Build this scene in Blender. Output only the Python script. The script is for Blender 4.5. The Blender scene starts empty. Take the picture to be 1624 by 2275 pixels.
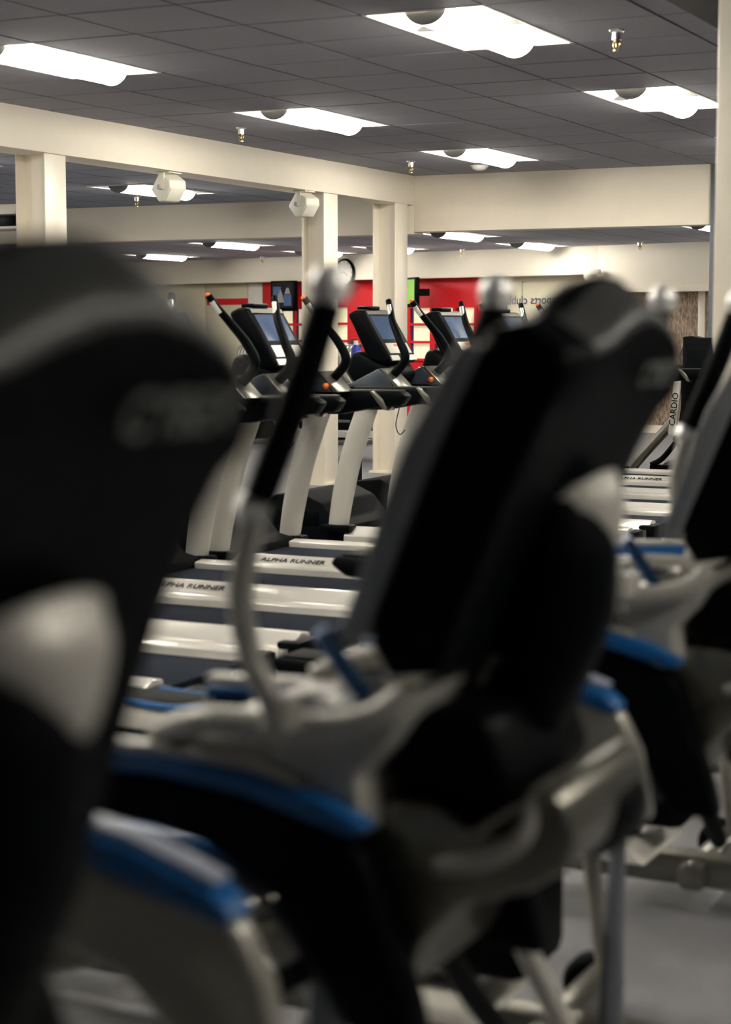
import bpy, bmesh, math, random
from mathutils import Vector, Matrix
random.seed(7)
sc = bpy.context.scene
C = sc.collection
PI = math.pi

# ------------------------------------------------------------------ camera
FPX = 4030.0                       # focal length in pixels of the 1624x2275 frame
PITCH = math.atan((1137.5 - 725.0) / FPX)
YAW = math.radians(26.1)
cd = bpy.data.cameras.new('camera')
cam = bpy.data.objects.new('camera', cd); C.objects.link(cam)
cam.location = (0, 0, 1.38)
cam.rotation_euler = (PI / 2 - PITCH, 0, YAW)
cd.sensor_fit = 'VERTICAL'; cd.sensor_height = 36.0; cd.sensor_width = 36.0 * 1624 / 2275
cd.lens = FPX / 2275 * 36.0
cd.clip_start = 0.05; cd.clip_end = 100
cd.dof.use_dof = True
cd.dof.focus_distance = 14.5
cd.dof.aperture_fstop = 3.1
sc.camera = cam

# ------------------------------------------------------------------ world, exposure
w = bpy.data.worlds.new('world'); sc.world = w; w.use_nodes = True
w.node_tree.nodes['Background'].inputs[0].default_value = (0.9, 0.95, 1.0, 1)
w.node_tree.nodes['Background'].inputs[1].default_value = 0.02
sc.view_settings.view_transform = 'Standard'
sc.view_settings.look = 'None'
sc.view_settings.gamma = 1.0
sc.view_settings.use_curve_mapping = False
sc.view_settings.exposure = 2.45
LAMP = 9.0                         # radiance of the fluorescent diffusers

# ------------------------------------------------------------------ materials
M = {}
def mat(name, col, rough=0.5, metal=0.0, var=0.06, scale=12.0, bump=0.0, bscale=200.0, emit=None, coat=0.0, spec=0.5):
    m = bpy.data.materials.new(name); m.use_nodes = True
    nt = m.node_tree; b = nt.nodes['Principled BSDF']
    tc = nt.nodes.new('ShaderNodeTexCoord')
    nz = nt.nodes.new('ShaderNodeTexNoise'); nz.inputs['Scale'].default_value = scale
    nz.inputs['Detail'].default_value = 4
    nt.links.new(tc.outputs['Object'], nz.inputs['Vector'])
    mr = nt.nodes.new('ShaderNodeMapRange')
    mr.inputs[3].default_value = 1 - var; mr.inputs[4].default_value = 1 + var
    nt.links.new(nz.outputs['Fac'], mr.inputs[0])
    mx = nt.nodes.new('ShaderNodeVectorMath'); mx.operation = 'SCALE'
    mx.inputs[0].default_value = col
    nt.links.new(mr.outputs[0], mx.inputs['Scale'])
    nt.links.new(mx.outputs[0], b.inputs['Base Color'])
    b.inputs['Roughness'].default_value = rough
    b.inputs['Metallic'].default_value = metal
    b.inputs['Specular IOR Level'].default_value = spec
    b.inputs['Coat Weight'].default_value = coat
    if bump:
        n2 = nt.nodes.new('ShaderNodeTexNoise'); n2.inputs['Scale'].default_value = bscale
        nt.links.new(tc.outputs['Object'], n2.inputs['Vector'])
        bp = nt.nodes.new('ShaderNodeBump'); bp.inputs['Strength'].default_value = bump
        bp.inputs['Distance'].default_value = 0.002
        nt.links.new(n2.outputs['Fac'], bp.inputs['Height'])
        nt.links.new(bp.outputs[0], b.inputs['Normal'])
    if emit:
        b.inputs['Emission Color'].default_value = (*emit[0], 1)
        b.inputs['Emission Strength'].default_value = emit[1]
    M[name] = m
    return m

mat('cream_paint', (0.82, 0.755, 0.63), 0.6, var=0.03, bump=0.1)
mat('cream_gloss', (0.83, 0.77, 0.65), 0.35, var=0.03)
mat('tile', (0.27, 0.265, 0.30), 0.9, var=0.10, scale=40, bump=0.5, bscale=400)
mat('grid', (0.05, 0.05, 0.052), 0.6)  # bars share the tile paint; joint shadow is put into this dark grey
mat('troffer_white', (0.85, 0.83, 0.78), 0.4)
mat('diffuser', (0.9, 0.88, 0.8), 0.4, emit=((1.0, 0.95, 0.85), LAMP))
mat('cap_grey', (0.25, 0.25, 0.25), 0.5)
mat('floor', (0.20, 0.20, 0.215), 0.55, var=0.12, scale=30, bump=0.3, bscale=300)
mat('silver', (0.21, 0.205, 0.175), 0.28, metal=0.8, var=0.03)
mat('silver_paint', (0.46, 0.45, 0.41), 0.38, metal=0.15, var=0.03)
mat('silver_bright', (0.88, 0.86, 0.80), 0.2, metal=0.5, var=0.03)
mat('white_plastic', (0.75, 0.73, 0.66), 0.35)
mat('speaker_white', (0.72, 0.70, 0.60), 0.5)
mat('black', (0.0012, 0.0018, 0.0026), 0.45, var=0.15, spec=0.055)
mat('black_rough', (0.002, 0.0026, 0.0036), 0.6, var=0.2, bump=0.4, spec=0.06)
mat('belt', (0.010, 0.014, 0.024), 0.85, var=0.2, bump=0.4, bscale=600, spec=0.1)
mat('slate', (0.035, 0.045, 0.06), 0.4)
mat('blue', (0.002, 0.10, 0.31), 0.35)
mat('blue_deep', (0.004, 0.01, 0.30), 0.4)
mat('chrome', (0.9, 0.9, 0.9), 0.12, metal=1.0)
mat('polished', (0.95, 0.95, 0.93), 0.33, metal=0.35)
mat('charcoal_sheen', (0.035, 0.037, 0.036), 0.38, spec=0.5)
mat('lavender_sheen', (0.30, 0.33, 0.42), 0.4)
mat('bezel_silver', (0.30, 0.315, 0.34), 0.35, metal=0.3)
mat('silver_mid', (0.36, 0.35, 0.31), 0.34, metal=0.5, var=0.03)
mat('bezel', (0.16, 0.175, 0.20), 0.4)
mat('dark_wall', (0.10, 0.10, 0.105), 0.7)
mat('red', (0.62, 0.008, 0.015), 0.45, var=0.08)
mat('red_dark', (0.22, 0.008, 0.012), 0.5)
mat('pane', (0.78, 0.74, 0.52), 0.5, emit=((1.0, 0.93, 0.62), 0.08))
mat('orange', (0.85, 0.16, 0.01), 0.4)
mat('screen', (0.03, 0.06, 0.12), 0.15, emit=((0.14, 0.20, 0.33), 0.045))
mat('screen_dark', (0.01, 0.012, 0.016), 0.15)
mat('green_screen', (0.2, 0.45, 0.08), 0.3, emit=((0.35, 0.62, 0.16), 0.06))
mat('grey_paint', (0.10, 0.11, 0.13), 0.5)
mat('navy', (0.012, 0.02, 0.12), 0.5)
mat('brass', (0.65, 0.5, 0.25), 0.25, metal=1.0)
mat('mirror_grey', (0.30, 0.28, 0.25), 0.3)
mat('skin', (0.6, 0.3, 0.18), 0.5)
mat('ltr', (0.16, 0.17, 0.16), 0.5)
mat('khaki', (0.62, 0.58, 0.42), 0.6)

def wood_mat():
    m = bpy.data.materials.new('brown_board'); m.use_nodes = True
    nt = m.node_tree; b = nt.nodes['Principled BSDF']
    tc = nt.nodes.new('ShaderNodeTexCoord')
    mp = nt.nodes.new('ShaderNodeMapping'); mp.inputs['Scale'].default_value = (18, 18, 5)
    n = nt.nodes.new('ShaderNodeTexNoise'); n.inputs['Scale'].default_value = 3.0; n.inputs['Detail'].default_value = 8
    r = nt.nodes.new('ShaderNodeValToRGB')
    r.color_ramp.elements[0].position = 0.35; r.color_ramp.elements[0].color = (0.16, 0.10, 0.065, 1)
    r.color_ramp.elements[1].position = 0.7; r.color_ramp.elements[1].color = (0.55, 0.42, 0.30, 1)
    nt.links.new(tc.outputs['Object'], mp.inputs[0]); nt.links.new(mp.outputs[0], n.inputs['Vector'])
    nt.links.new(n.outputs['Fac'], r.inputs[0]); nt.links.new(r.outputs[0], b.inputs['Base Color'])
    b.inputs['Roughness'].default_value = 0.6
    M['brown_board'] = m
wood_mat()

def grid_ceiling_mat():
    m = bpy.data.materials.new('far_tiles'); m.use_nodes = True
    nt = m.node_tree; b = nt.nodes['Principled BSDF']
    tc = nt.nodes.new('ShaderNodeTexCoord')
    br = nt.nodes.new('ShaderNodeTexBrick'); br.offset = 0.0
    br.inputs['Scale'].default_value = 1.0
    br.inputs['Brick Width'].default_value = 0.61; br.inputs['Row Height'].default_value = 0.60
    br.inputs['Mortar Size'].default_value = 0.009
    br.inputs['Color1'].default_value = (0.33, 0.35, 0.41, 1); br.inputs['Color2'].default_value = (0.31, 0.33, 0.39, 1)
    br.inputs['Mortar'].default_value = (0.05, 0.05, 0.05, 1)
    nt.links.new(tc.outputs['Object'], br.inputs['Vector']); nt.links.new(br.outputs['Color'], b.inputs['Base Color'])
    b.inputs['Roughness'].default_value = 0.9
    M['far_tiles'] = m
grid_ceiling_mat()

# ------------------------------------------------------------------ mesh helpers
class MB:
    def __init__(s): s.v = []; s.f = []
    def add(s, v, f):
        o = len(s.v); s.v += [tuple(p) for p in v]; s.f += [tuple(i + o for i in q) for q in f]; return s
    def box(s, x0, x1, y0, y1, z0, z1):
        v = [(x, y, z) for x in (x0, x1) for y in (y0, y1) for z in (z0, z1)]
        return s.add(v, [(0, 1, 3, 2), (4, 6, 7, 5), (0, 4, 5, 1), (2, 3, 7, 6), (0, 2, 6, 4), (1, 5, 7, 3)])
    def prism(s, poly, a, b, axis='y'):
        n = len(poly)
        def P(p, t):
            return {'y': (p[0], t, p[1]), 'x': (t, p[0], p[1]), 'z': (p[0], p[1], t)}[axis]
        v = [P(p, a) for p in poly] + [P(p, b) for p in poly]
        f = [tuple(range(n)), tuple(range(2 * n - 1, n - 1, -1))]
        f += [(i, i + n, (i + 1) % n + n, (i + 1) % n) for i in range(n)]
        return s.add(v, f)
    def loft(s, rings, cap=True):
        n = len(rings[0]); v = [p for r in rings for p in r]; f = []
        for k in range(len(rings) - 1):
            for i in range(n):
                j = (i + 1) % n
                f.append((k * n + i, k * n + j, (k + 1) * n + j, (k + 1) * n + i))
        if cap:
            f.append(tuple(range(n - 1, -1, -1))); f.append(tuple((len(rings) - 1) * n + i for i in range(n)))
        return s.add(v, f)
    def tube(s, path, rad, n=12, sub=6, side=None):
        """smooth tube along control points; rad = number, list, or list of (a,b) half sizes"""
        pts = [Vector(p) for p in path]
        R = [(r, r) if not isinstance(r, tuple) else r for r in (rad if isinstance(rad, list) else [rad] * len(pts))]
        P2 = []; R2 = []
        for i in range(len(pts) - 1):
            p0 = pts[max(i - 1, 0)]; p1 = pts[i]; p2 = pts[i + 1]; p3 = pts[min(i + 2, len(pts) - 1)]
            for k in range(sub):
                t = k / sub
                P2.append(0.5 * ((2 * p1) + (p2 - p0) * t + (2 * p0 - 5 * p1 + 4 * p2 - p3) * t * t + (3 * p1 - p0 - 3 * p2 + p3) * t ** 3))
                R2.append(tuple(R[i][q] * (1 - t) + R[i + 1][q] * t for q in (0, 1)))
        P2.append(pts[-1]); R2.append(R[-1])
        rings = []; up = Vector(side) if side else None
        for i, p in enumerate(P2):
            t = (P2[min(i + 1, len(P2) - 1)] - P2[max(i - 1, 0)]).normalized()
            if up is None:
                up = Vector((0, 1, 0)) if abs(t.y) < 0.9 else Vector((1, 0, 0))
            u = (up - t * up.dot(t)).normalized(); q = t.cross(u)
            if side is None: up = u
            rings.append([tuple(p + u * R2[i][0] * math.cos(2 * PI * k / n) + q * R2[i][1] * math.sin(2 * PI * k / n)) for k in range(n)])
        return s.loft(rings)
    def lathe(s, prof, c=(0, 0, 0), axis='z', n=24):
        rings = []
        for r, h in prof:
            ring = []
            for k in range(n):
                a = 2 * PI * k / n; x, y = r * math.cos(a), r * math.sin(a)
                p = {'z': (x, y, h), 'y': (x, h, y), 'x': (h, x, y)}[axis]
                ring.append((p[0] + c[0], p[1] + c[1], p[2] + c[2]))
            rings.append(ring)
        return s.loft(rings)
    def build(s, name, m, parent=None, bevel=0.0, seg=2, smooth=35, flip=False):
        me = bpy.data.meshes.new(name)
        bm = bmesh.new()
        vs = [bm.verts.new(p) for p in s.v]
        for q in s.f:
            try: bm.faces.new([vs[i] for i in q])
            except ValueError: pass
        bmesh.ops.recalc_face_normals(bm, faces=bm.faces[:])
        if bevel:
            ed = [e for e in bm.edges if len(e.link_faces) == 2 and e.calc_face_angle() > math.radians(28)]
            bmesh.ops.bevel(bm, geom=ed, offset=bevel, segments=seg, affect='EDGES', profile=0.5, clamp_overlap=True)
        bm.to_mesh(me); bm.free()
        me.materials.append(M[m])
        if smooth:
            me.shade_smooth(); me.set_sharp_from_angle(angle=math.radians(smooth))
        o = bpy.data.objects.new(name, me); C.objects.link(o)
        if parent: o.parent = parent
        return o
def tag(o, label=None, cat=None, group=None, kind=None):
    if label: o['label'] = label
    if cat: o['category'] = cat
    if group: o['group'] = group
    if kind: o['kind'] = kind
    return o
def thing(name, label, cat, loc=(0, 0, 0), rz=0.0, group=None, rot=None):
    o = bpy.data.objects.new(name, None); C.objects.link(o)
    o.empty_display_size = 0.1
    o.location = loc; o.rotation_euler = rot or (0, 0, rz)
    return tag(o, label, cat, group)
def struct(name, loc=(0, 0, 0), rz=0.0):
    o = bpy.data.objects.new(name, None); C.objects.link(o)
    o.location = loc; o.rotation_euler = (0, 0, rz); o['kind'] = 'structure'
    return o
def dup(o, parent=None):
    c = o.copy(); C.objects.link(c); c.parent = parent
    for ch in list(o.children):
        dup(ch, c)
    return c
def text(name, body, size, m, parent, loc, rot, ext=0.001, mirror=False, align='CENTER', shear=0.0):
    cu = bpy.data.curves.new(name, 'FONT'); cu.body = body; cu.size = size; cu.extrude = ext
    cu.align_x = align; cu.align_y = 'CENTER'; cu.shear = shear; cu.resolution_u = 3
    t = bpy.data.objects.new('tmp', cu); C.objects.link(t)
    dg = bpy.context.evaluated_depsgraph_get()
    me = bpy.data.meshes.new_from_object(t.evaluated_get(dg))
    bpy.data.objects.remove(t); bpy.data.curves.remove(cu)
    if mirror:
        me.transform(Matrix.Scale(-1, 4, (1, 0, 0)))
    me.materials.clear(); me.materials.append(M[m])
    o = bpy.data.objects.new(name, me); C.objects.link(o); o.parent = parent
    o.location = loc; o.rotation_euler = rot
    return o

# ================================================================== STRUCTURE
ZC = 2.80            # main ceiling
ZL = 2.60            # lower ceiling beyond the left beam
ZF = 2.43            # ceiling beyond the header
BX = -7.23           # face of the left beam
HY = 15.8            # face of the header
fl = MB().box(-20, 5, -4, 28, -0.1, 0.0).build('floor', 'floor', smooth=0); tag(fl, kind='structure')

# --- main ceiling: grid and tiles
GX0, GX1 = -3.14 - 0.61 * 7, -3.14 + 0.61 * 13
ceil = struct('ceiling')
MB().box(BX - 0.35, 4.6, -3.6, HY + 0.1, ZC + 0.10, ZC + 0.16).build('ceiling_deck', 'grid', ceil, smooth=0)
xs = [-3.14 + 0.61 * k for k in range(-7, 13)]
ys = [7.60 + 0.60 * k for k in range(-18, 14)]
barx = MB().box(-0.012, 0.012, -3.4, HY, ZC, ZC + 0.03)
b0 = None
for x in xs:
    if x < BX - 0.1: continue
    if b0 is None: b0 = barx.build('grid_bar', 'grid', ceil, smooth=0); o = b0
    else: o = b0.copy(); C.objects.link(o)
    o.location.x = x
bary = MB().box(BX, 4.5, -0.012, 0.012, ZC + 0.002, ZC + 0.03)
b1 = None
for y in ys:
    if b1 is None: b1 = bary.build('grid_bar', 'grid', ceil, smooth=0); o = b1
    else: o = b1.copy(); C.objects.link(o)
    o.location.y = y
light_cells = set()
LCOL = [-5, -1]              # cell index from x=-3.14 of each column of lamps
LROW = [-10, -5, 0, 5, 10]         # first of the two cells along y (from y=7.6)
for cx in LCOL:
    for ry in LROW:
        light_cells.add((cx, ry)); light_cells.add((cx, ry + 1))
EXTRA = [(7, -10), (7, -5), (3, 5), (3, 10)]
for cx, ry in EXTRA:
    light_cells.add((cx, ry)); light_cells.add((cx, ry + 1))
tile = MB().box(0.008, 0.602, 0.008, 0.592, ZC - 0.006, ZC + 0.02)
t0 = None; ntile = 0; rest = MB()
for i in range(-7, 12):
    for j in range(-18, 14):
        if (i, j) in light_cells: continue
        x = -3.14 + 0.61 * i; y = 7.60 + 0.60 * j
        if x < BX - 0.3: continue
        near = j >= -2 and i <= 3
        if near:
            if t0 is None: t0 = tile.build('ceiling_tile', 'tile', ceil, smooth=0); o = t0
            else: o = t0.copy(); C.objects.link(o)
            o.location = (x, y, random.uniform(-0.001, 0.001)); ntile += 1
        else:
            rest.box(x + 0.008, x + 0.602, y + 0.008, y + 0.592, ZC - 0.006, ZC + 0.02)
o = rest.build('ceiling_tile', 'tile', ceil, smooth=0); o['kind'] = 'stuff'
print('tiles', ntile)

# --- lower ceilings behind beam and header
o = MB().box(-20, BX - 0.25, -3.6, HY, ZL, ZL + 0.1).build('ceiling', 'far_tiles', smooth=0); tag(o, kind='structure')
o = MB().box(-20, 4.6, HY + 0.2, 27.8, ZF, ZF + 0.1).build('ceiling', 'far_tiles', smooth=0); tag(o, kind='structure')

# --- beam on the left and header
o = MB().box(BX - 0.28, BX, -3.6, HY, 2.52, ZC + 0.1).build('trim_1', 'cream_paint', bevel=0.004); tag(o, kind='structure')
o = MB().box(BX, -4.36, HY, HY + 0.22, 2.27, ZC + 0.1).build('trim_2', 'cream_paint', bevel=0.004); tag(o, kind='structure')
o = MB().box(-20, BX, HY, HY + 0.22, 2.25, ZC + 0.1).build('trim_3', 'cream_paint', bevel=0.004); tag(o, kind='structure')
o = MB().box(-4.29, 4.6, HY, HY + 0.22, 2.27, ZC + 0.1).build('trim_4', 'cream_paint', bevel=0.004); tag(o, kind='structure')

# --- steel columns: flanges across X, web between
def column(x, y, fw=0.21, dep=0.22, ztop=2.53, label=None):
    t = thing('column', label, 'column', (x, y, 0))
    MB().box(-0.014, 0.0, -fw / 2, fw / 2, 0, ztop).build('flange', 'cream_gloss', t, bevel=0.003)
    MB().box(-dep, -dep + 0.014, -fw / 2, fw / 2, 0, ztop).build('flange', 'cream_gloss', t, bevel=0.003)
    MB().box(-dep + 0.014, -0.014, -0.03, 0.03, 0, ztop).build('web', 'cream_gloss', t)
    MB().box(-dep - 0.03, 0.03, -fw / 2 - 0.02, fw / 2 + 0.02, 0, 0.02).build('base_plate', 'cream_gloss', t)
    return t
column(BX - 0.02, 10.10, 0.24, 0.24, label='cream steel column under the beam at the far left')
column(BX - 0.02, 14.12, 0.26, 0.22, label='cream steel column beside the wall clock, left of the corner column')
column(BX - 0.01, 15.55, 0.26, 0.24, label='cream steel column at the corner where beam meets header')
column(BX - 0.02, 9.28, 0.24, 0.24, label='sliver of a cream steel column at the left edge of the photo')

# --- near square column on the right
t = thing('column', 'thick square cream column at the right edge of the photo', 'column', (-1.552, 6.40, 0))
MB().box(-0.16, 0.16, -0.16, 0.16, 0, ZC).build('shaft', 'cream_gloss', t, bevel=0.012)
MB().box(-0.175, 0.175, -0.175, 0.175, 0, 0.10).build('skirting', 'grey_paint', t, bevel=0.006)
# dark bulkhead under the ceiling at upper right
o = MB().box(-2.10, -1.0, 2.0, 8.6, 2.62, ZC - 0.01).build('trim_5', 'black_rough', bevel=0.01); tag(o, kind='structure')
# grey steel post that closes the header on the right
t = thing('post', 'dark grey steel post at the right end of the header', 'post', (-4.33, HY + 0.05, 0))
MB().box(-0.03, 0.04, -0.09, 0.09, 0, ZC).build('shaft', 'grey_paint', t, bevel=0.004)
MB().box(-0.07, 0.07, -0.11, 0.11, 0, 0.02).build('foot_plate', 'grey_paint', t)

# --- outer walls
o = MB().box(-20.1, -20, -4, 28, 0, 3).build('wall_left', 'cream_paint', smooth=0); tag(o, kind='structure')
o = MB().box(5, 5.1, -4, 28, 0, 3).build('wall_right', 'dark_wall', smooth=0); tag(o, kind='structure')
o = MB().box(-20, 5, -4.1, -4, 0, 3).build('wall_front', 'dark_wall', smooth=0); tag(o, kind='structure')

# --- back wall, turned a little; local u along wall, -y towards the room
WR = math.atan2(22.7 - 24.95, -6.3 + 13.9)
wall = struct('wall_back', (-13.9, 24.95, 0), WR)
MB().box(-8, 16, 0.0, 0.1, 0, 2.5).build('wall_panel', 'cream_paint', wall, smooth=0)
MB().box(-8, 6.45, -0.30, 0.0, 2.06, 2.5).build('soffit', 'cream_paint', wall, bevel=0.004)
MB().box(6.45, 16, -0.30, 0.0, 1.82, 2.5).build('soffit', 'cream_paint', wall, bevel=0.004)
MB().box(6.45, 16, -0.32, -0.30, 1.82, 1.87).build('soffit_trim', 'cream_gloss', wall)
# red stretches of wall with window openings cut around
def redpanel(u0, u1, holes, m='red'):
    mb = MB(); xs_ = sorted(holes)
    u = u0
    for (a, b, z0, z1) in xs_:
        mb.box(u, a, -0.06, 0, 0, 2.06); mb.box(a, b, -0.06, 0, z1, 2.06); mb.box(a, b, -0.06, 0, 0, z0); u = b
    mb.box(u, u1, -0.06, 0, 0, 2.06)
    return mb.build('wall_panel', m, wall, smooth=0)
W = [(0.29, 0.97, 0.9, 1.66), (1.42, 1.78, 0.9, 1.68), (2.97, 3.40, 0.9, 1.66), (3.44, 4.22, 0.9, 1.66)]
redpanel(-0.08, 4.30, W)
MB().box(1.80, 2.36, -0.10, -0.06, 0, 2.06).build('wall_panel', 'red', wall, smooth=0)
for k, (a, b, z0, z1) in enumerate(W):
    wd = struct('window_%d' % (k + 1), (-13.9, 24.95, 0), WR)
    cols = max(1, round((b - a) / 0.36)); rows = 3
    dx = (b - a) / cols; dz = (z1 - z0) / rows
    for i in range(cols):
        for j in range(rows):
            MB().box(a + i * dx + 0.02, a + (i + 1) * dx - 0.02, -0.03, -0.015, z0 + j * dz + 0.015, z0 + (j + 1) * dz - 0.015).build('pane', 'pane', wd, smooth=0)
    for i in range(cols + 1):
        x = a + i * dx; MB().box(x - 0.025, x + 0.025, -0.085, -0.01, z0, z1).build('mullion', 'red', wd, smooth=0)
        if i < cols: MB().box(x + 0.03, x + 0.055, -0.05, -0.031, z0, z1).build('jamb_strip', 'navy', wd, smooth=0)
    for j in range(rows + 1):
        z = z0 + j * dz; MB().box(a, b, -0.08, -0.012, z - 0.018, z + 0.018).build('glazing_bar', 'red', wd, smooth=0)
# pale mirror panels left of the red wall, grey reveal and panel with a painted mirror reflection to the right
for a, b in ((-3.6, -1.45), (-1.43, -0.45)):
    MB().box(a, b, -0.03, 0, 0.1, 2.05).build('mirror_panel', 'khaki', wall, bevel=0.004)
MB().box(-1.40, -0.40, -0.034, -0.030, 1.72, 1.82).build('red_stripe', 'red', wall, smooth=0)
MB().box(-0.42, -0.10, -0.05, 0, 0.0, 2.05).build('door_jamb', 'white_plastic', wall, bevel=0.004)
MB().box(4.30, 4.72, -0.04, 0, 0.0, 2.05).build('mirror_panel', 'mirror_grey', wall, bevel=0.004)
MB().box(4.74, 5.00, -0.04, 0, 0.0, 2.0).build('mirror_panel', 'khaki', wall, bevel=0.004)
MB().box(5.01, 6.20, -0.04, 0, 0.0, 1.98).build('mirror_panel', 'khaki', wall, bevel=0.004)
text('lettering', 'sports clubbe', 0.17, 'navy', wall, (5.12, -0.045, 1.735), (PI / 2, 0, 0), mirror=True)  # a sign's mirror reflection, painted on as reversed letters
for a, b in ((6.22, 7.84), (7.94, 9.6), (9.7, 12)):
    MB().box(a, b, -0.05, 0, 0.10, 1.82).build('brown_panel', 'brown_board', wall, bevel=0.004)
MB().box(7.84, 7.94, -0.07, 0, 0.0, 1.82).build('panel_strip', 'cream_gloss', wall, bevel=0.004)
MB().box(6.2, 12, -0.065, 0, 0, 0.10).build('skirting', 'cream_gloss', wall)

# ================================================================== CEILING LAMPS
def troffer_mesh():
    t = thing('ceiling_light', None, 'ceiling light')
    fr = MB()
    for x0, x1, y0, y1 in ((-.302, -.285, 0, 1.19), (.285, .302, 0, 1.19), (-.285, .285, 0, .017), (-.285, .285, 1.173, 1.19)):
        fr.box(x0, x1, y0, y1, -.008, .03)
    fr.box(-.285, .285, .0, .004, .03, .09); fr.box(-.285, .285, 1.186, 1.19, .03, .09)
    fr.build('frame', 'troffer_white', t, smooth=0)
    MB().box(-.302, .302, 0, 1.19, .085, .10).build('housing', 'troffer_white', t, smooth=0)
    for s in (-1, 1):
        mb = MB(); pr = []
        for k in range(9):
            a = k / 8; pr.append((s * (.285 - .19 * a), .012 + .066 * math.sin(a * PI / 2)))
        pr2 = [(x, z + .004) for x, z in reversed(pr)]
        mb.prism(pr + pr2, .018, 1.172, 'y'); mb.build('reflector_wing', 'troffer_white', t, smooth=60)
    pr = [(.1 * math.cos(a), .02 - .082 * math.sin(a)) for a in [PI * k / 16 for k in range(17)]]
    MB().prism(pr, .05, 1.15, 'y').build('diffuser', 'diffuser', t, smooth=40)
    pr = [(.106 * math.cos(a), .03 - .096 * math.sin(a)) for a in [PI * k / 16 for k in range(17)]]
    MB().prism(pr, .03, .05, 'y').build('end_cap', 'cap_grey', t, smooth=40)  # near cap greyer than the far one, its shade put into the colour
    MB().prism(pr, 1.15, 1.156, 'y').build('end_cap', 'troffer_white', t, smooth=40)
    return t
T0 = troffer_mesh(); first = True
LBL = {(-5, 0): 'lit ceiling light at upper left, cut by the photo edge',
       (-1, 0): 'largest lit ceiling light at the top of the photo',
       (-5, 5): 'lit ceiling light left of centre, next to a sprinkler head',
       (-1, 5): 'lit ceiling light at upper right against the thick column',
       (-5, 10): 'lit ceiling light close to the corner of beam and header',
       (-1, 10): 'lit ceiling light half hidden behind the thick right column'}
def place_lamp(x, y, z, label, group):
    global first
    o = T0 if first else dup(T0); first = False
    o.location = (x, y, z); o['label'] = label; o['group'] = group
    return o
for cx, ry in [(a, b) for a in LCOL for b in LROW] + EXTRA:
        place_lamp(-3.14 + 0.61 * cx + 0.305, 7.60 + 0.60 * ry + 0.005, ZC,
                   LBL.get((cx, ry), 'recessed ceiling light outside the view above the machines'), 'lights in the main ceiling')
for x, y, l in ((-8.95, 13.35, 'lit ceiling light beyond the beam behind the white speaker'),
                (-8.95, 10.2, 'lit ceiling light beyond the beam beside the left column'),
                (-8.95, 7.0, 'ceiling light beyond the beam outside the view'), (-8.95, 3.8, 'ceiling light beyond the beam outside the view'),
                (-12.5, 13.35, 'ceiling light beyond the beam outside the view'), (-12.5, 8.5, 'ceiling light beyond the beam outside the view'),
                (-16, 13.35, 'ceiling light beyond the beam outside the view'), (-16, 8.5, 'ceiling light beyond the beam outside the view')):
    place_lamp(x, y, ZL + 0.0, l, 'lights beyond the beam')
for x, y, l in ((-8.30, 18.75, 'low lit ceiling light just right of the corner column'),
                (-8.45, 21.55, 'low lit ceiling light above the panel with mirrored lettering'),
                (-5.2, 18.3, 'low lit ceiling light beside the dark grey post'),
                (-11.85, 19.7, 'low lit ceiling light left of the column with the clock'),
                (-12.0, 22.4, 'small lit ceiling light right behind the clock column'),
                (-10.5, 21.6, 'low lit ceiling light seen between the clock column and the corner column'),
                (-5.2, 21.4, 'ceiling light beyond the header outside the view'),
                (-2.2, 19.5, 'ceiling light beyond the header outside the view'),
                (-14.75, 22.6, 'farthest lit ceiling light just above the left foreground console')):
    place_lamp(x, y, ZF, l, 'lights beyond the header')

# ================================================================== SPRINKLERS, SPEAKERS, CLOCK, TV
def sprinkler(x, y, z, label, s=1.0):
    t = thing('sprinkler', label, 'sprinkler', (x, y, z), group='sprinkler heads')
    MB().lathe([(0.001, 0), (.038 * s, 0), (.036 * s, -.006), (.026 * s, -.012), (.024 * s, -.045), (.012 * s, -.05), (0.001, -.05)]).build('escutcheon', 'chrome', t)
    MB().lathe([(.012 * s, -.05), (.014 * s, -.06), (.008 * s, -.065), (.006 * s, -.08), (.001, -.08)]).build('nozzle', 'brass', t)
    fa = MB()
    for sg in (-1, 1):
        fa.tube([(sg * .012 * s, 0, -.05), (sg * .017 * s, 0, -.07), (sg * .005 * s, 0, -.095)], .0035 * s, n=8)
    fa.build('frame_arms', 'brass', t)
    MB().lathe([(.001, -.094), (.018 * s, -.095), (.018 * s, -.098), (.001, -.099)]).build('deflector', 'brass', t)
sprinkler(-2.83, 8.52, ZC - 0.006, 'large chrome sprinkler head at upper right of the ceiling', 1.0)
sprinkler(-6.60, 11.45, ZC - 0.006, 'chrome sprinkler head under the light left of centre', 1.0)
sprinkler(-6.62, 14.4, ZC - 0.006, 'chrome sprinkler head near the corner of beam and header', 1.0)
sprinkler(-9.55, 14.6, ZL, 'small sprinkler head under the light beyond the beam', 1.0)
sprinkler(-13.6, 24.2, ZF, 'tiny sprinkler head above the pale mirror panels', 1.2)
sprinkler(-9.8, 23.0, ZF, 'tiny sprinkler head above the red wall right of the corner column', 1.2)
sprinkler(-7.0, 22.1, ZF, 'tiny sprinkler head above the brown panels', 1.2)
# smoke detector
t = thing('smoke_detector', 'white dome smoke detector near the header', 'smoke detector', (-6.25, 15.05, ZC - 0.006))
MB().lathe([(.001, 0), (.075, 0), (.075, -.012), (.06, -.03), (.03, -.042), (.001, -.044)]).build('dome', 'white_plastic', t)
MB().lathe([(.001, 0.004), (.085, 0.004), (.085, -.006), (.001, -.006)]).build('base', 'white_plastic', t)

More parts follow.
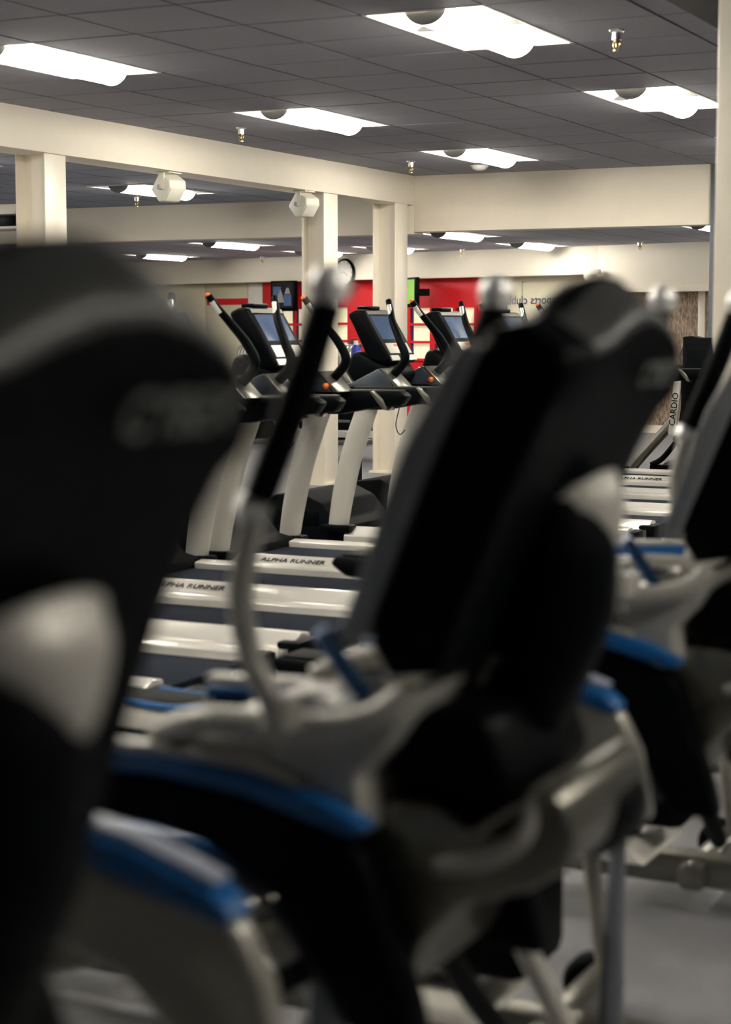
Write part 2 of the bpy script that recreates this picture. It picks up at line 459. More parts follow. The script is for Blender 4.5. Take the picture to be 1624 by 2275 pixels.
def speaker(x, y, label):
    t = thing('loudspeaker', label, 'speaker', (x, y, 2.52), group='white speakers under the beam')
    # bracket: plate and U-yoke
    MB().box(-.06, .06, -.09, .09, -.012, 0).build('ceiling_plate', 'speaker_white', t, bevel=.003)
    yk = MB()
    yk.box(-.02, .02, -.10, -.085, -.13, -.012); yk.box(-.02, .02, .085, .10, -.13, -.012); yk.box(-.02, .02, -.10, .10, -.02, -.01)
    yk.build('bracket', 'speaker_white', t, bevel=.003)
    b = MB(); pr = [(-.08, -.08), (.05, -.10), (.09, -.06), (.09, .06), (.05, .10), (-.08, .08)]
    b.prism(pr, -.082, .082, 'y')
    o = b.build('cabinet', 'speaker_white', t, bevel=.012, seg=3)
    o.location = (0, 0, -.115); o.rotation_euler = (0, math.radians(38), math.radians(-18))
    g = MB().box(.09, .096, -.07, .07, -.055, .055).build('grille', 'speaker_white', o, bevel=.003)
    for sg in (-1, 1):
        MB().lathe([(.001, sg * .083), (.02, sg * .083), (.02, sg * .1), (.001, sg * .1)], axis='y', n=16).build('knob', 'cap_grey', o)
speaker(-7.32, 11.62, 'white loudspeaker hanging from the beam in front of a lit light')
speaker(-7.30, 13.72, 'white loudspeaker hanging beside the column with the clock')

wr = Matrix.Rotation(WR, 4, 'Z')
def wpos(u, d, z):
    p = wr @ Vector((u, d, 0)); return (-13.9 + p.x, 24.95 + p.y, z)
# wall clock (hangs in front of the soffit)
t = thing('wall_clock', 'round wall clock with dark rim on the cream soffit', 'clock', wpos(1.93, -0.305, 2.17), WR)
MB().lathe([(.001, 0), (.195, 0), (.205, -.02), (.20, -.045), (.175, -.05), (.172, -.03), (.001, -.03)], axis='y', n=40).build('rim', 'black', t)
MB().lathe([(.001, -.031), (.172, -.031), (.172, -.034), (.001, -.034)], axis='y', n=40).build('dial', 'white_plastic', t)
for k in range(12):
    a = k * PI / 6
    o = MB().box(-.004, .004, -.037, -.034, .135, .16).build('hour_mark', 'black', t, smooth=0); o.rotation_euler = (0, a, 0)
for nm, ln, a in (('hour_hand', .09, 2.2), ('minute_hand', .14, 4.6)):
    o = MB().box(-.005, .005, -.041, -.037, -.02, ln).build(nm, 'black', t, smooth=0); o.rotation_euler = (0, a, 0)

def tv(u, d, z, wdt, hgt, label, scr, turn):
    t = thing('television', label, 'television', wpos(u, d, z), WR + turn)
    MB().box(-wdt / 2, wdt / 2, -.05, .02, -hgt / 2, hgt / 2).build('housing', 'black', t, bevel=.01)
    s = MB().box(-wdt / 2 + .035, wdt / 2 - .035, -.053, -.05, -hgt / 2 + .05, hgt / 2 - .03).build('screen', scr, t, smooth=0)
    MB().box(-.06, .06, .02, .22, -.05, .05).build('wall_arm', 'black', t)
    return t, s
t, s = tv(0.68, -0.33, 1.84, 0.52, 0.46, 'black television with a picture of people on the red wall', 'screen_dark', math.radians(0))
# simple picture on the screen: two figures and a caption
MB().box(-.20, -.03, -.0545, -.053, -.10, .14).build('picture_block', 'screen', s, smooth=0)
MB().box(.03, .19, -.0545, -.053, -.15, .02).build('picture_block', 'screen', s, smooth=0)
MB().prism([(-.15, -.10), (-.08, .03), (-.04, .10), (0, .03), (.04, -.10)], -.056, -.0545, 'y').build('picture_figure', 'cap_grey', s, smooth=0)
MB().prism([(.05, .03), (.09, .12), (.14, .12), (.17, .03)], -.056, -.0545, 'y').build('picture_figure', 'cap_grey', s, smooth=0)
tv(3.36, -0.42, 1.86, 0.42, 0.42, 'television with a green picture seen beside the corner column', 'green_screen', math.radians(-30))

# light box high on the back wall beneath the soffit
t = thing('exit_light', 'small white emergency light box hanging under the soffit edge', 'emergency light', wpos(6.42, -0.42, 2.06))
MB().box(-.13, .13, -.05, .05, -.01, .06).build('housing', 'white_plastic', t, bevel=.008)
MB().lathe([(.001, -.01), (.09, -.01), (.085, -.05), (.06, -.09), (.001, -.10)]).build('lens', 'white_plastic', t)

# air unit beyond the beam at far left
t = thing('ventilation_unit', 'dark ventilation unit with cream hood beyond the leftmost columns', 'ventilation unit', (-11.48, 15.2, 2.38))
MB().box(-.24, .24, -.2, .2, 0, .12).build('housing', 'grey_paint', t, bevel=.01)
MB().prism([(-.24, .12), (.24, .12), (.28, .22), (-.28, .22)], -.25, .2, 'y').build('hood', 'cream_paint', t, bevel=.006)
MB().box(-.20, -.07, -.215, -.2, .01, .11).build('grille', 'black', t, bevel=.004)
MB().box(-.05, .02, -.22, -.2, .0, .12).build('divider', 'bezel', t, bevel=.004)
MB().box(.03, .22, -.215, -.2, .01, .11).build('grille', 'black', t, bevel=.004)
MB().box(-.27, .27, -.24, .2, -.025, 0).build('ledge', 'cream_paint', t, bevel=.004)

# ================================================================== TREADMILLS
def make_treadmill(text_side=True):
    t = thing('treadmill', None, 'treadmill')
    # motor hood in front of the uprights
    pr = [(-.62, .04), (-.62, .16), (-.56, .30), (-.44, .38), (-.26, .40), (-.12, .34), (-.04, .24), (.06, .22), (.06, .04)]
    MB().prism(pr, -.36, .36, 'y').build('motor_hood', 'black_rough', t, bevel=.02)
    MB().box(-.50, -.14, -.365, -.33, .20, .30).build('hood_side', 'black', t, bevel=.012)
    MB().box(-.05, 1.50, -.30, .30, .06, .15).build('deck_base', 'black', t, bevel=.01)
    MB().box(-.02, 1.56, -.265, .265, .152, .175).build('belt', 'belt', t, bevel=.006)
    for s in (-1, 1):
        a, b, c = s * .27, s * .34, s * .44
        pr = [(a, .15), (a, .205), (b, .215), (c, .17), (c, .06), (a, .06)]
        r = MB().prism(pr, .06, 1.56, 'x').build('side_rail', 'silver_bright', t, bevel=.008)
        MB().prism([(c - s * .004, .055), (c + s * .004, .055), (c + s * .004, .075), (c - s * .004, .075)], .06, 1.56, 'x').build('rail_trim', 'black', r, smooth=0)
        if s < 0:
            text('lettering', 'ALPHA RUNNER', .05, 'black', r, (.45, -.398, .1945), (math.radians(24), 0, 0), ext=.0008)
        MB().box(1.50, 1.60, min(a, c), max(a, c), .05, .19).build('end_cap', 'black', t, bevel=.012)
        # curved blade upright
        up = s * .39
        MB().tube([(0, up, .19), (.035, up, .40), (.10, up, .66), (.20, up, .93), (.23, up, 1.0)],
                  [(.036, .062), (.036, .068), (.036, .068), (.034, .066), (.03, .06)], n=20, side=(0, 1, 0)).build('upright', 'silver_paint', t)
        MB().box(-.10, .10, up - .05, up + .05, .18, .225).build('upright_foot', 'black', t, bevel=.012)
        # handrail
        pr = [(.08, .955), (.12, 1.03), (.70, 1.035), (.74, 1.01), (.70, .955), (.50, .935), (.34, .905), (.12, .90)]
        h = MB().prism(pr, up - .045, up + .045, 'y').build('handrail', 'black', t, bevel=.016)
        MB().prism([(.12, 1.03), (.70, 1.034), (.70, 1.041), (.12, 1.037)], up - .03, up + .03, 'y').build('rail_highlight', 'silver', h, smooth=0)  # highlight along the handrail top, added as a silver strip
        fin = MB()
        fin.prism([(.52, 1.03), (.55, 1.035), (.60, .99), (.63, .93), (.60, .935), (.56, .98)], up - .049, up + .049, 'y')
        fin.build('rail_fin', 'silver', h, bevel=.004)
        # cup holder wedge
        cy = s * .30
        MB().prism([(.00, 1.03), (.10, 1.06), (.26, 1.14), (.32, 1.10), (.36, 1.03)], cy - .09, cy + .09, 'y').build('cup_tray', 'slate', t, bevel=.012)
        MB().prism([(.27, 1.14), (.29, 1.14), (.40, 1.03), (.37, 1.03)], cy - .091, cy + .091, 'y').build('tray_edge', 'silver', t, bevel=.004)
        # horn handle
        hp = [(.31, s * .31, 1.09), (.395, s * .31, 1.19), (.36, s * .30, 1.29), (.29, s * .25, 1.40), (.25, s * .20, 1.47), (.22, s * .165, 1.53)]
        hn = MB().tube(hp, [.025, .026, .024, .021, .019, .018], n=14).build('horn_handle', 'black', t)
        MB().tube([(.262, s * .215 - .012, 1.445), (.236, s * .182 - .012, 1.50)], [.014, .014], n=12).build('pulse_sensor', 'silver_bright', hn)
        if s > 0:
            tip = Vector((.22, s * .165, 1.53)); d = Vector((-.02, -.25, .03)).normalized()
            MB().tube([tip - d * .006, tip + d * .022], [.012, .009], n=12).build('tip_light', 'orange', hn)
    # cross beam, pod and console
    MB().box(.06, .20, -.36, .36, .93, 1.03).build('cross_beam', 'black', t, bevel=.02)
    pr = [(-.04, 1.04), (-.06, 1.12), (-.03, 1.22), (.03, 1.24), (.14, 1.18), (.22, 1.16), (.26, 1.09), (.20, 1.03)]
    MB().prism(pr, -.17, .17, 'y').build('console_pod', 'black', t, bevel=.03, seg=3)
    MB().prism([(-.07, 1.03), (-.09, 1.10), (-.06, 1.13), (.0, 1.05), (.20, 1.045), (.20, 1.025)], -.19, .19, 'y').build('pod_cowl', 'silver', t, bevel=.01)
    con = MB().prism([(.21, 1.155), (.25, 1.18), (.07, 1.475), (.02, 1.48), (-.04, 1.45), (-.0, 1.38), (.09, 1.20)], -.195, .195, 'y').build('console', 'black', t, bevel=.02, seg=3)
    def onface(n, m, a0, a1, y0, y1, th, par):
        p0 = Vector((.25, 0, 1.18)); p1 = Vector((.07, 0, 1.475)); d = p1 - p0; nn = Vector((d.z, 0, -d.x)).normalized()
        A = p0 + d * a0; B = p0 + d * a1
        pr = [(A.x - nn.x * .004, A.z - nn.z * .004), (B.x - nn.x * .004, B.z - nn.z * .004), (B.x + nn.x * th, B.z + nn.z * th), (A.x + nn.x * th, A.z + nn.z * th)]
        return MB().prism(pr, y0, y1, 'y').build(n, m, par, smooth=0)
    onface('screen', 'screen', .42, .88, -.15, .15, .002, con)
    onface('key_panel', 'white_plastic', .14, .34, -.15, .15, .003, con)
    onface('key_label', 'orange', .27, .32, -.05, .05, .004, con)
    onface('brow', 'silver', .91, .98, -.17, .17, .004, con)
    onface('stop_key', 'white_plastic', -.0, .10, -.17, -.06, .004, con)
    onface('stop_key', 'white_plastic', -.0, .10, .06, .17, .004, con)
    MB().box(-.03, .05, -.08, .08, 1.475, 1.50).build('reading_rack', 'black', con, bevel=.01)
    MB().lathe([(.001, -.018), (.013, -.012), (.018, 0), (.013, .012), (.001, .018)], (.33, .20, 1.062), 'z', 14).build('stop_button', 'orange', t)
    # safety key lanyard
    MB().tube([(.20, -.02, 1.03), (.23, -.03, .92), (.21, -.04, .80), (.24, -.05, .74), (.28, -.06, .77)], .003, n=6).build('lanyard', 'black', t)
    return t
TM = make_treadmill()
TX = -4.80
tms = [(5.35, 'treadmill nearest the camera, half hidden behind the front trainers', -4.8),
       (6.40, 'treadmill whose pale deck passes behind the trainer tray', -4.8),
       (7.45, 'treadmill deck and upright showing beside the left front trainer', -4.8),
       (8.44, 'treadmill seen through the grip of the middle trainer, left of the clock column', -4.8),
       (9.82, 'treadmill with a bright screen in front of the corner column', -4.8),
       (10.90, 'treadmill right of the corner column with the red wall behind', -4.8),
       (11.95, 'treadmill mostly hidden behind the middle trainer console', -4.8),
       (13.00, 'farther treadmill whose deck shows right of the middle trainer', -4.75),
       (14.05, 'farthest treadmill deck seen before the brown panels', -4.75)]
for k, (y, l, x) in enumerate(tms):
    o = TM if k == 0 else dup(TM)
    o.location = (x, y, 0); o['label'] = l; o['group'] = 'treadmills in a row'

# ================================================================== FRONT TRAINERS
# local frame: x = world X + 0.75, y = world Y - 1.95
def L(X, z): return (X + 0.75, z)
def make_trainer():
    t = thing('elliptical_trainer', None, 'elliptical trainer')
    # console
    pr = [L(-.732, 1.372), L(-.718, 1.390), L(-.690, 1.394), L(-.672, 1.388), L(-.630, 1.360), L(-.628, 1.345), L(-.705, 1.18), L(-.775, 1.005), L(-.84, .995), L(-.862, 1.03), L(-.858, 1.06), L(-.78, 1.247)]
    rings = []
    cxm = sum(p[0] for p in pr) / len(pr); czm = sum(p[1] for p in pr) / len(pr)
    def fine(poly, n=3):
        out = []
        for q in range(len(poly)):
            a, b = poly[q], poly[(q + 1) % len(poly)]
            out += [(a[0] + (b[0] - a[0]) * k / n, a[1] + (b[1] - a[1]) * k / n) for k in range(n)]
        return out
    for y, top, k in ((-.192, 1.345, .80), (-.19, 1.365, .90), (-.18, 1.385, .97), (-.12, 1.390, 1), (-.06, 1.400, 1), (-.01, 1.422, 1), (.035, 1.436, 1),
                      (.09, 1.440, 1), (.14, 1.426, 1), (.18, 1.402, 1), (.208, 1.372, .98), (.222, 1.345, .92), (.225, 1.32, .82)):
        ring = []
        for x, z in fine(pr):
            wgt = max(0, (z - 1.26) / (1.394 - 1.26)); zz = z + (top - 1.394) * wgt
            ring.append((cxm + (x - cxm) * (1 - (1 - k) * .8), y, czm + (zz - czm) * (1 - (1 - k) * .25)))
        rings.append(ring)
    con = MB().loft(rings).build('console', 'black', t, smooth=50)
    # charcoal shell over the sloping upper back, lamp sheen put into its colour
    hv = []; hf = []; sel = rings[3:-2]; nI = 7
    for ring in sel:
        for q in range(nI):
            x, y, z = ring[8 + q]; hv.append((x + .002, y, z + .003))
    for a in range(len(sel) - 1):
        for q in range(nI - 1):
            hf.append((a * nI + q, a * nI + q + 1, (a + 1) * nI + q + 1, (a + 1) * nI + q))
    MB().add(hv, hf).build('console_sheen', 'charcoal_sheen', con, smooth=60)
    MB().tube([(.062, -.155, 1.370), (.085, -.16, 1.362), (.108, -.155, 1.348)], [(.006, .006), (.012, .011), (.006, .006)], n=12).build('corner_glint', 'silver_paint', con)  # lamp highlight on the near top corner, added as a silver blob
    # grey bezel strips along the leading edge of both sides
    for y0, y1 in ((-.196, -.16), (.195, .231)):
        MB().prism([L(-.755, 1.362), L(-.725, 1.362), L(-.79, 1.22), L(-.865, 1.035), L(-.888, 1.03), L(-.892, 1.05), L(-.82, 1.247)], y0, y1, 'y').build('bezel', 'bezel_silver', con, bevel=.006)
    p0 = Vector((.022, 0, 1.378)); p1 = Vector((-.108, 0, 1.06)); d = p1 - p0; nn = Vector((-abs(d.z), 0, abs(d.x))).normalized()
    def face(n, m, a0, a1, y0, y1, th):
        A = p0 + d * a0; B = p0 + d * a1
        pr = [(A.x - nn.x * .01, A.z - nn.z * .01), (B.x - nn.x * .01, B.z - nn.z * .01), (B.x + nn.x * th, B.z + nn.z * th), (A.x + nn.x * th, A.z + nn.z * th)]
        return MB().prism(pr, y0, y1, 'y').build(n, m, con, smooth=0)
    face('screen', 'slate', .10, .62, -.165, .165, .003)
    face('key_panel', 'slate', .68, .95, -.165, .165, .003)
    sl = math.atan2(.645 - .775, 1.35 - 1.005)
    tx = text('lettering', 'CYBEX', .044, 'ltr', con, (.1165, .13, 1.323), (0, 0, 0), ext=.0012)
    tx.rotation_euler = (math.radians(90 + 24.5), 0, PI / 2)
    # mast
    MB().tube([(.03, .02, 1.20), (.04, .02, 1.12), (.035, .02, 1.05), (.008, .02, .97), (-.022, .01, .90), (-.04, 0, .82)], [(.06, .05), (.075, .062), (.075, .062), (.07, .055), (.055, .045), (.05, .04)], n=20).build('mast', 'black', t)
    MB().tube([(.05, .04, 1.185), (.066, .04, 1.165), (.08, .04, 1.14), (.088, .04, 1.12)], [(.08, .05), (.066, .042), (.036, .026), (.008, .008)], n=20).build('neck_cover', 'silver_paint', t)
    # arms
    for s in (-1, 1):
        y = s * .235
        g = MB().tube([(-.135, y, 1.405), (-.17, y, 1.31), (-.218, y, 1.195)], [.0185, .0195, .0185], n=16).build('grip', 'black_rough', t)
        MB().lathe([(.001, .024), (.012, .022), (.020, .012), (.023, 0), (.020, -.016), (.001, -.018)], (-.133, y, 1.422), 'z', 18).build('end_cap', 'polished', g)
        MB().lathe([(.001, .02), (.014, .016), (.020, 0), (.014, -.016), (.001, -.02)], (-.228, y, 1.183), 'z', 18).build('pulse_sensor', 'polished', g)
        MB().tube([(-.218, y, 1.195), (-.236, y, 1.13), (-.243, y, 1.08), (-.232, y, 1.02), (-.205, y, .97), (-.195, y * .92, .92)], [.0145, .0145, .0145, .0145, .0145, .015], n=14).build('arm_tube', 'silver_paint', t)
        MB().lathe([(.001, .02), (.020, .018), (.024, 0), (.024, -.02), (.001, -.022)], (-.198, y * .96, .96), 'z', 18).build('arm_socket', 'silver_paint', t)
    # tray body
    pr = [L(-1.17, .872), L(-1.13, .905), L(-1.02, .918), L(-.90, .925), L(-.855, .955), L(-.815, .992), L(-.80, .985), L(-.835, .92), L(-.87, .885), L(-.86, .82), L(-.98, .815), L(-1.12, .835), L(-1.165, .85)]
    tr = MB().prism(pr, -.20, .20, 'y').build('tray', 'silver_paint', t, bevel=.014, seg=3)
    for s in (-1, 1):
        MB().tube([(-.38, s * .195, .908), (-.30, s * .215, .935), (-.18, s * .215, .937), (-.10, s * .205, .955), (-.06, s * .19, .99)], [.014, .018, .018, .016, .012], n=12).build('tray_rim', 'silver_paint', tr)
        MB().lathe([(.001, .002), (.030, .002), (.038, .012), (.046, .018), (.05, .010), (.048, -.01), (.001, -.01)], (-.24, s * .10, .925), 'z', 24).build('cup_ring', 'silver_paint', tr)
        MB().lathe([(.001, .0), (.036, .0), (.037, .014), (.0365, .0145), (.001, .0035)], (-.24, s * .10, .926), 'z', 24).build('cup_well', 'black', tr)
    MB().prism([(-.30, .921), (-.13, .929), (-.13, .932), (-.30, .924)], -.045, .045, 'y').build('tray_mat', 'slate', tr, smooth=0)
    lv = MB().tube([(-.215, .02, .93), (-.238, .0, .97), (-.258, -.02, 1.012)], [(.016, .012), (.014, .011), (.013, .010)], n=12).build('release_lever', 'blue', tr)
    # blue edged fascia along the near and far side of the tray
    for s in (-1, 1):
        y0, y1 = s * .19, s * .225
        pr = [L(-1.30, .884), L(-1.12, .892), L(-1.0, .885), L(-.90, .862), L(-.845, .838), L(-.86, .824), L(-.93, .840), L(-1.0, .858), L(-1.12, .868), L(-1.30, .862)]
        MB().prism(pr, min(y0, y1), max(y0, y1), 'y').build('blue_edge', 'blue', t, bevel=.006, seg=3)
        MB().prism([L(-1.30, .884), L(-1.12, .892), L(-1.0, .886), L(-.93, .872), L(-.935, .880), L(-1.0, .896), L(-1.12, .902), L(-1.30, .896)], min(y0, y1) + .004, max(y0, y1) - .004, 'y').build('fascia_top', 'silver_paint', t, bevel=.003)
        # black arched side panel sweeping down to the pedestal
        pr = [L(-1.30, .862), L(-1.12, .868), L(-1.0, .858), L(-.92, .836), L(-.855, .80), L(-.83, .72), L(-.80, .64), L(-.785, .58), L(-.86, .58), L(-.91, .66), L(-.97, .74), L(-1.06, .79), L(-1.16, .805), L(-1.30, .80)]
        MB().prism(pr, s * .16, s * .215, 'y').build('side_panel', 'black', t, bevel=.012, seg=3)
        MB().tube([L(-1.28, .79)[:1] + (s * .20,) + (.79,), (-.36, s * .205, .785), (-.25, s * .205, .745), (-.18, s * .205, .68), (-.13, s * .20, .60)], .008, n=10).build('panel_bead', 'slate', t)
    # silver nose of the body and upswept front
    pr = [L(-.90, .83), L(-.85, .852), L(-.79, .848), L(-.745, .822), L(-.71, .83), L(-.69, .87), L(-.67, .888), L(-.648, .875), L(-.632, .835), L(-.638, .80), L(-.69, .765), L(-.765, .74), L(-.81, .69), L(-.84, .62), L(-.88, .62), L(-.91, .72)]
    MB().prism(pr, -.15, .13, 'y').build('body_shroud', 'silver', t, bevel=.03, seg=4)
    MB().tube([(-.04, -.155, .785), (.02, -.16, .80), (.06, -.155, .83), (.068, -.14, .87)], [.010, .011, .011, .009], n=12).build('body_highlight', 'silver_paint', t)  # swooping highlight on the glossy body, shaped as a pale tube
    MB().lathe([(.001, -.09), (.035, -.085), (.05, -.04), (.05, .04), (.035, .085), (.001, .09)], (.075, .05, .815), 'y', 24).build('nose_bumper', 'black', t)
    MB().prism([L(-.868, .878), L(-.845, .93), L(-.80, .965), L(-.735, .955), L(-.705, .88), L(-.72, .85), L(-.80, .866)], -.15, .12, 'y').build('neck_boot', 'black', t, bevel=.02, seg=3)
    # foot arms on both sides: cranked link with blue topped guard
    for s, dz in ((-1, 0.0), (1, -0.30)):
        y0, y1 = s * .42, s * .47
        pr = [L(-1.30, .885), L(-1.10, .88), L(-1.0, .865), L(-.90, .832), L(-.868, .806), L(-.88, .795), L(-.95, .812), L(-1.05, .84), L(-1.30, .86)]
        pr = [(x + (0 if s < 0 else -.35), z + dz) for x, z in pr]
        g = MB().prism(pr, min(y0, y1), max(y0, y1), 'y').build('foot_arm_guard', 'blue', t, bevel=.010, seg=3)
        pr = [L(-1.30, .86), L(-1.05, .838), L(-.95, .815), L(-.87, .80), L(-.84, .74), L(-.82, .64), L(-.88, .60), L(-.93, .66), L(-1.0, .72), L(-1.12, .76), L(-1.30, .77)]
        pr = [(x + (0 if s < 0 else -.35), z + dz) for x, z in pr]
        MB().prism(pr, s * .425, s * .465, 'y').build('foot_arm_shell', 'silver_mid', t, bevel=.012, seg=3)
        MB().tube([(-.45, s * .44, .82 + dz), (-.9, s * .40, .62 + dz * .8), (-1.35, s * .32, .44 + dz * .5), (-1.68, s * .22, .37 + dz * .25)], [(.02, .03)] * 4, n=14).build('foot_arm', 'silver', t)
        if s < 0:
            MB().prism([L(-1.30, .886), L(-1.10, .881), L(-1.0, .866), L(-.905, .835), L(-.89, .837), L(-.90, .842), L(-1.0, .874), L(-1.10, .889), L(-1.30, .894)], -.462, -.428, 'y').build('guard_sheen', 'lavender_sheen', g, bevel=.003)  # specular sheen on top of the blue guard, added as a pale strip
        else:
            MB().tube([(-.27, .30, .68), (-.20, .40, .575), (-.12, .42, .43), (-.07, .42, .33)], .017, n=12).build('link_rod', 'silver_paint', t)
        # crank link back to the body
        MB().tube([(-.20, s * .43, .66 + dz), (-.19, s * .25, .66 + dz * .5), (-.17, s * .10, .66)], .018, n=12).build('crank', 'black', t)
        # foot plate
        fz = .37 + dz * .25
        pr = [(-2.00, fz + .02), (-1.98, fz + .05), (-1.60, fz + .035), (-1.54, fz + .06), (-1.51, fz + .05), (-1.54, fz - .0), (-1.62, fz - .03), (-1.94, fz - .02)]
        fp = MB().prism(pr, s * .21 - .085, s * .21 + .085, 'y').build('foot_plate', 'white_plastic', t, bevel=.014, seg=3)
        MB().box(-1.96, -1.60, s * .21 - .07, s * .21 + .07, fz + .040, fz + .055).build('foot_pad', 'black_rough', fp, bevel=.004)
        for q in (-1, 1):
            MB().tube([(-1.83, s * .21 + q * .084, fz + .05), (-1.68, s * .21 + q * .086, fz + .046), (-1.55, s * .21 + q * .075, fz + .066)], .009, n=10).build('foot_rim', 'blue', fp)
        MB().tube([(-1.58, s * .21 - .05, fz + .0), (-1.54, s * .21 - .05, fz - .03), (-1.55, s * .21 - .05, fz - .09)], [(.02, .02), (.02, .018), (.014, .012)], n=12).build('foot_hook', 'white_plastic', fp)
    # pedestal and base frame
    MB().tube([(-.25, 0, .80), (-.27, 0, .45), (-.28, 0, .10)], [(.035, .04), (.012, .014), (.022, .026)], n=18).build('pedestal', 'bezel', t)
    MB().box(-.86, -.40, -.11, .11, .20, .44).build('drive_housing', 'black', t, bevel=.04, seg=3)
    MB().prism([(-.80, .125), (-.76, .165), (-.52, .165), (-.48, .125)], -.16, .16, 'y').build('base_cover', 'white_plastic', t, bevel=.01)
    MB().prism([(-.75, .168), (-.74, .172), (-.55, .172), (-.54, .168)], -.03, .03, 'y').build('cover_strip', 'slate', t)
    MB().tube([(-.42, .27, .40), (-.40, .28, .22), (-.38, .29, .08)], [.018, .018, .018], n=12).build('strut', 'silver_mid', t)
    MB().lathe([(.001, -.03), (.05, -.03), (.06, -.018), (.06, .018), (.05, .03), (.001, .03)], (-.43, .345, .06), 'y', 22).build('wheel', 'black_rough', t)
    for s in (-1, 1):
        MB().box(.12, .20, s * .22 - .05, s * .22 + .05, 0, .04).build('front_foot', 'black_rough', t, bevel=.01)
    MB().box(-.42, -.36, -.10, .31, .06, .12).build('cross_bar', 'silver', t, bevel=.015)
    MB().box(.10, .20, -.27, .27, .04, .11).build('cross_bar', 'silver', t, bevel=.015)
    MB().box(-2.05, .14, -.045, .045, .055, .125).build('spine', 'silver', t, bevel=.012)
    MB().box(-2.08, -1.98, -.28, .28, .0, .10).build('rear_foot', 'black_rough', t, bevel=.015)
    return t
ET = make_trainer()
for k, (y, l) in enumerate(((0.87, 'black trainer console filling the left foreground, closest to the camera'),
                            (1.95, 'middle foreground trainer with silver tray and blue edges'),
                            (3.05, 'trainer at the right edge with black console cut off'),
                            (4.15, 'trainer whose white and blue foot plates show low at left'),
                            (5.25, 'fifth trainer of the row, seen only by its dark foot plates'))):
    o = ET if k == 0 else dup(ET)
    o.location = (-0.75 + (.012 if k == 0 else .03 if k == 2 else 0), y, 0); o['label'] = l; o['group'] = 'trainers in the front row'
    if k == 4:                     # its pedals stand higher and are all black
        for ch in o.children:
            if ch.name.startswith('foot_plate'):
                far = ch.data.vertices[0].co.y > 0
                ch.location = (-0.02, 0, 0.27 if far else -0.08)
                for p in [ch] + list(ch.children):
                    p.material_slots[0].link = 'OBJECT'; p.material_slots[0].material = M['black_rough']

# ================================================================== BACKGROUND MACHINES
# stepper by the brown panels
t = thing('stair_machine', 'silver and black exercise machine with white lettered upright by the brown panels', 'exercise machine', (-4.5, 15.05, 0))
MB().tube([(-.36, 0, .0), (-.34, 0, .10), (-.28, 0, .20), (-.05, 0, .46), (.06, 0, .58)], [.045] * 5, n=16).build('main_tube', 'silver', t)
b = MB().prism([(.02, .46), (.075, .46), (.125, .96), (.065, .96)], -.05, .02, 'y').build('white_upright', 'white_plastic', t, bevel=.006)
tt = text('lettering', 'CARDIO', .075, 'black', b, (.07, -.052, .68), (PI / 2, math.radians(-84), 0), ext=.001)
MB().tube([(.13, .0, .96), (.14, 0, .70), (.11, 0, .42), (.14, 0, .25)], [.022, .026, .026, .02], n=12).build('swing_arm', 'black', t)
MB().tube([(.11, -.06, .42), (-.02, -.06, .26), (-.12, -.06, .20)], .024, n=12).build('link_arm', 'black', t)
MB().lathe([(.001, -.03), (.032, -.03), (.032, .03), (.001, .03)], (.11, -.07, .43), 'y', 20).build('pivot_cap', 'silver', t)
MB().box(-.14, .19, -.05, .05, .14, .20).build('link_bar', 'black', t, bevel=.012)
MB().tube([(-.04, 0, .0), (-.06, 0, .10), (.0, 0, .19), (.12, 0, .22)], .038, n=14).build('hoop', 'silver', t)
MB().box(-.02, .19, -.05, .05, .02, .10).build('base_shell', 'white_plastic', t, bevel=.02)
MB().box(.0, .05, -.07, -.05, .02, .15).build('blue_block', 'blue_deep', t, bevel=.004)
MB().box(-.4, .2, -.25, .25, 0, .03).build('base_frame', 'silver', t, bevel=.006)
MB().prism([(.0, .96), (.14, .94), (.20, 1.02), (.10, 1.06), (-.02, 1.02)], -.06, .06, 'y').build('head_joint', 'black', t, bevel=.01)
MB().tube([(.12, 0, 1.04), (.10, 0, 1.14), (.14, 0, 1.24)], .012, n=10).build('mast', 'silver', t)
# tall black shroud of a weight stack
t = thing('weight_stack', 'tall black weight stack shroud in front of the brown panels', 'exercise machine', (-4.10, 14.70, 0))
MB().prism([(-.15, 0), (.16, 0), (.16, 1.30), (.10, 1.29), (.0, 1.285), (-.08, 1.30), (-.15, 1.295)], -.10, .10, 'y').build('shroud', 'black_rough', t, bevel=.012)
MB().box(-.17, .18, -.13, .13, 0, .06).build('base', 'black', t, bevel=.01)
MB().box(-.11, .12, -.106, -.10, .15, 1.2).build('front_panel', 'black', t, bevel=.003)

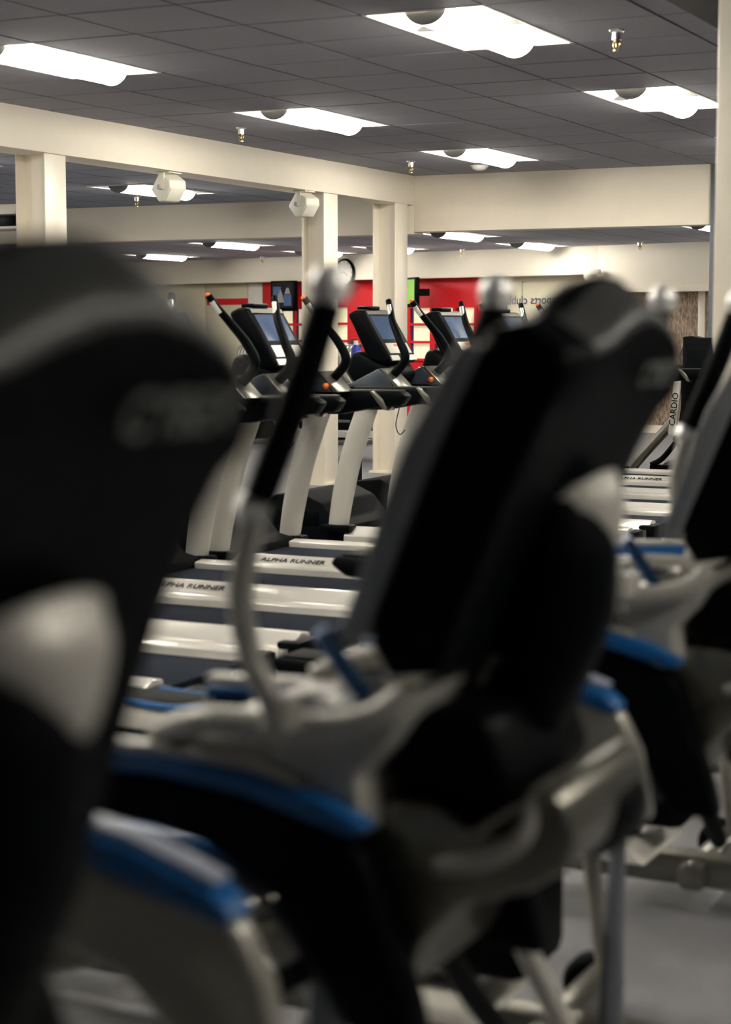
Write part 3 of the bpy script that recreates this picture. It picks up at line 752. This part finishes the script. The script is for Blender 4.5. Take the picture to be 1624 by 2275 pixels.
# row of distant silver machines before the red wall
def far_machine(x, y, rz, label, h=1.0):
    t = thing('exercise_bike', label, 'exercise machine', (x, y, 0), rz, group='distant machines before the red wall')
    for k in range(4):
        yy = -.15 + .10 * k
        MB().tube([(.0, yy, .62), (-.12, yy, .95), (-.10, yy, 1.12), (.0, yy, 1.16)], .022, n=10).build('rib', 'silver_bright', t)
    MB().tube([(.0, -.17, 1.15), (-.02, 0, 1.20), (.0, .17, 1.15)], .025, n=10).build('top_bar', 'silver', t)
    MB().box(-.08, .12, -.14, .14, .60, .68).build('seat', 'black', t, bevel=.02)
    MB().prism([(-.30, .06), (.30, .06), (.12, .60), (-.12, .60)], -.10, .10, 'y').build('body', 'black', t, bevel=.03)
    MB().box(-.40, .40, -.22, .22, 0, .06).build('base', 'silver', t, bevel=.012)
far_machine(-9.55, 19.2, 0.9, 'silver ribbed machine between corner column and treadmill screen')
far_machine(-8.45, 19.9, 0.9, 'silver machine right of the third treadmill screen')
far_machine(-10.7, 18.8, 0.9, 'silver machine left of the corner column')
far_machine(-12.3, 19.2, 0.9, 'distant machine left of the clock column')
# low benches behind the treadmills
def bench(x, y, label):
    t = thing('stretch_bench', label, 'bench', (x, y, 0), 0, group='low benches behind the treadmills')
    MB().box(-.7, .7, -.25, .25, .30, .38).build('pad', 'black_rough', t, bevel=.02)
    MB().box(-.75, .75, -.28, .28, .22, .30).build('frame', 'silver_bright', t, bevel=.01)
    for s in (-1, 1):
        MB().box(s * .6 - .04, s * .6 + .04, -.22, .22, 0, .22).build('leg', 'silver', t, bevel=.008)
bench(-8.4, 17.2, 'low bench with silver frame seen between the two columns')
bench(-8.1, 18.6, 'low bench farther back between the columns')
bench(-10.6, 16.8, 'low bench left of the clock column behind uprights')
# bottle standing on a shelf post by the column
t = thing('wipe_stand', 'slim dark stand holding a blue bottle beside the clock column', 'stand', (-6.9, 13.9, 0))
MB().box(-.04, .04, -.04, .04, 0, 1.05).build('post', 'black', t, bevel=.008)
MB().box(-.09, .09, -.09, .09, 1.05, 1.07).build('shelf', 'black', t, bevel=.004)
MB().lathe([(.001, 0), (.14, 0), (.14, .02), (.001, .03)]).build('foot', 'black', t)
t = thing('spray_bottle', 'blue and white spray bottle on the slim stand', 'bottle', (-6.9, 13.9, 1.07))
MB().lathe([(.001, 0), (.04, 0), (.042, .01), (.042, .12), (.02, .155), (.001, .155)]).build('body', 'blue_deep', t)
MB().lathe([(.001, .155), (.02, .155), (.02, .19), (.001, .19)]).build('cap', 'white_plastic', t)
MB().prism([(-.05, .19), (.03, .19), (.03, .215), (-.05, .215)], -.012, .012, 'y').build('trigger', 'red', t, bevel=.003)
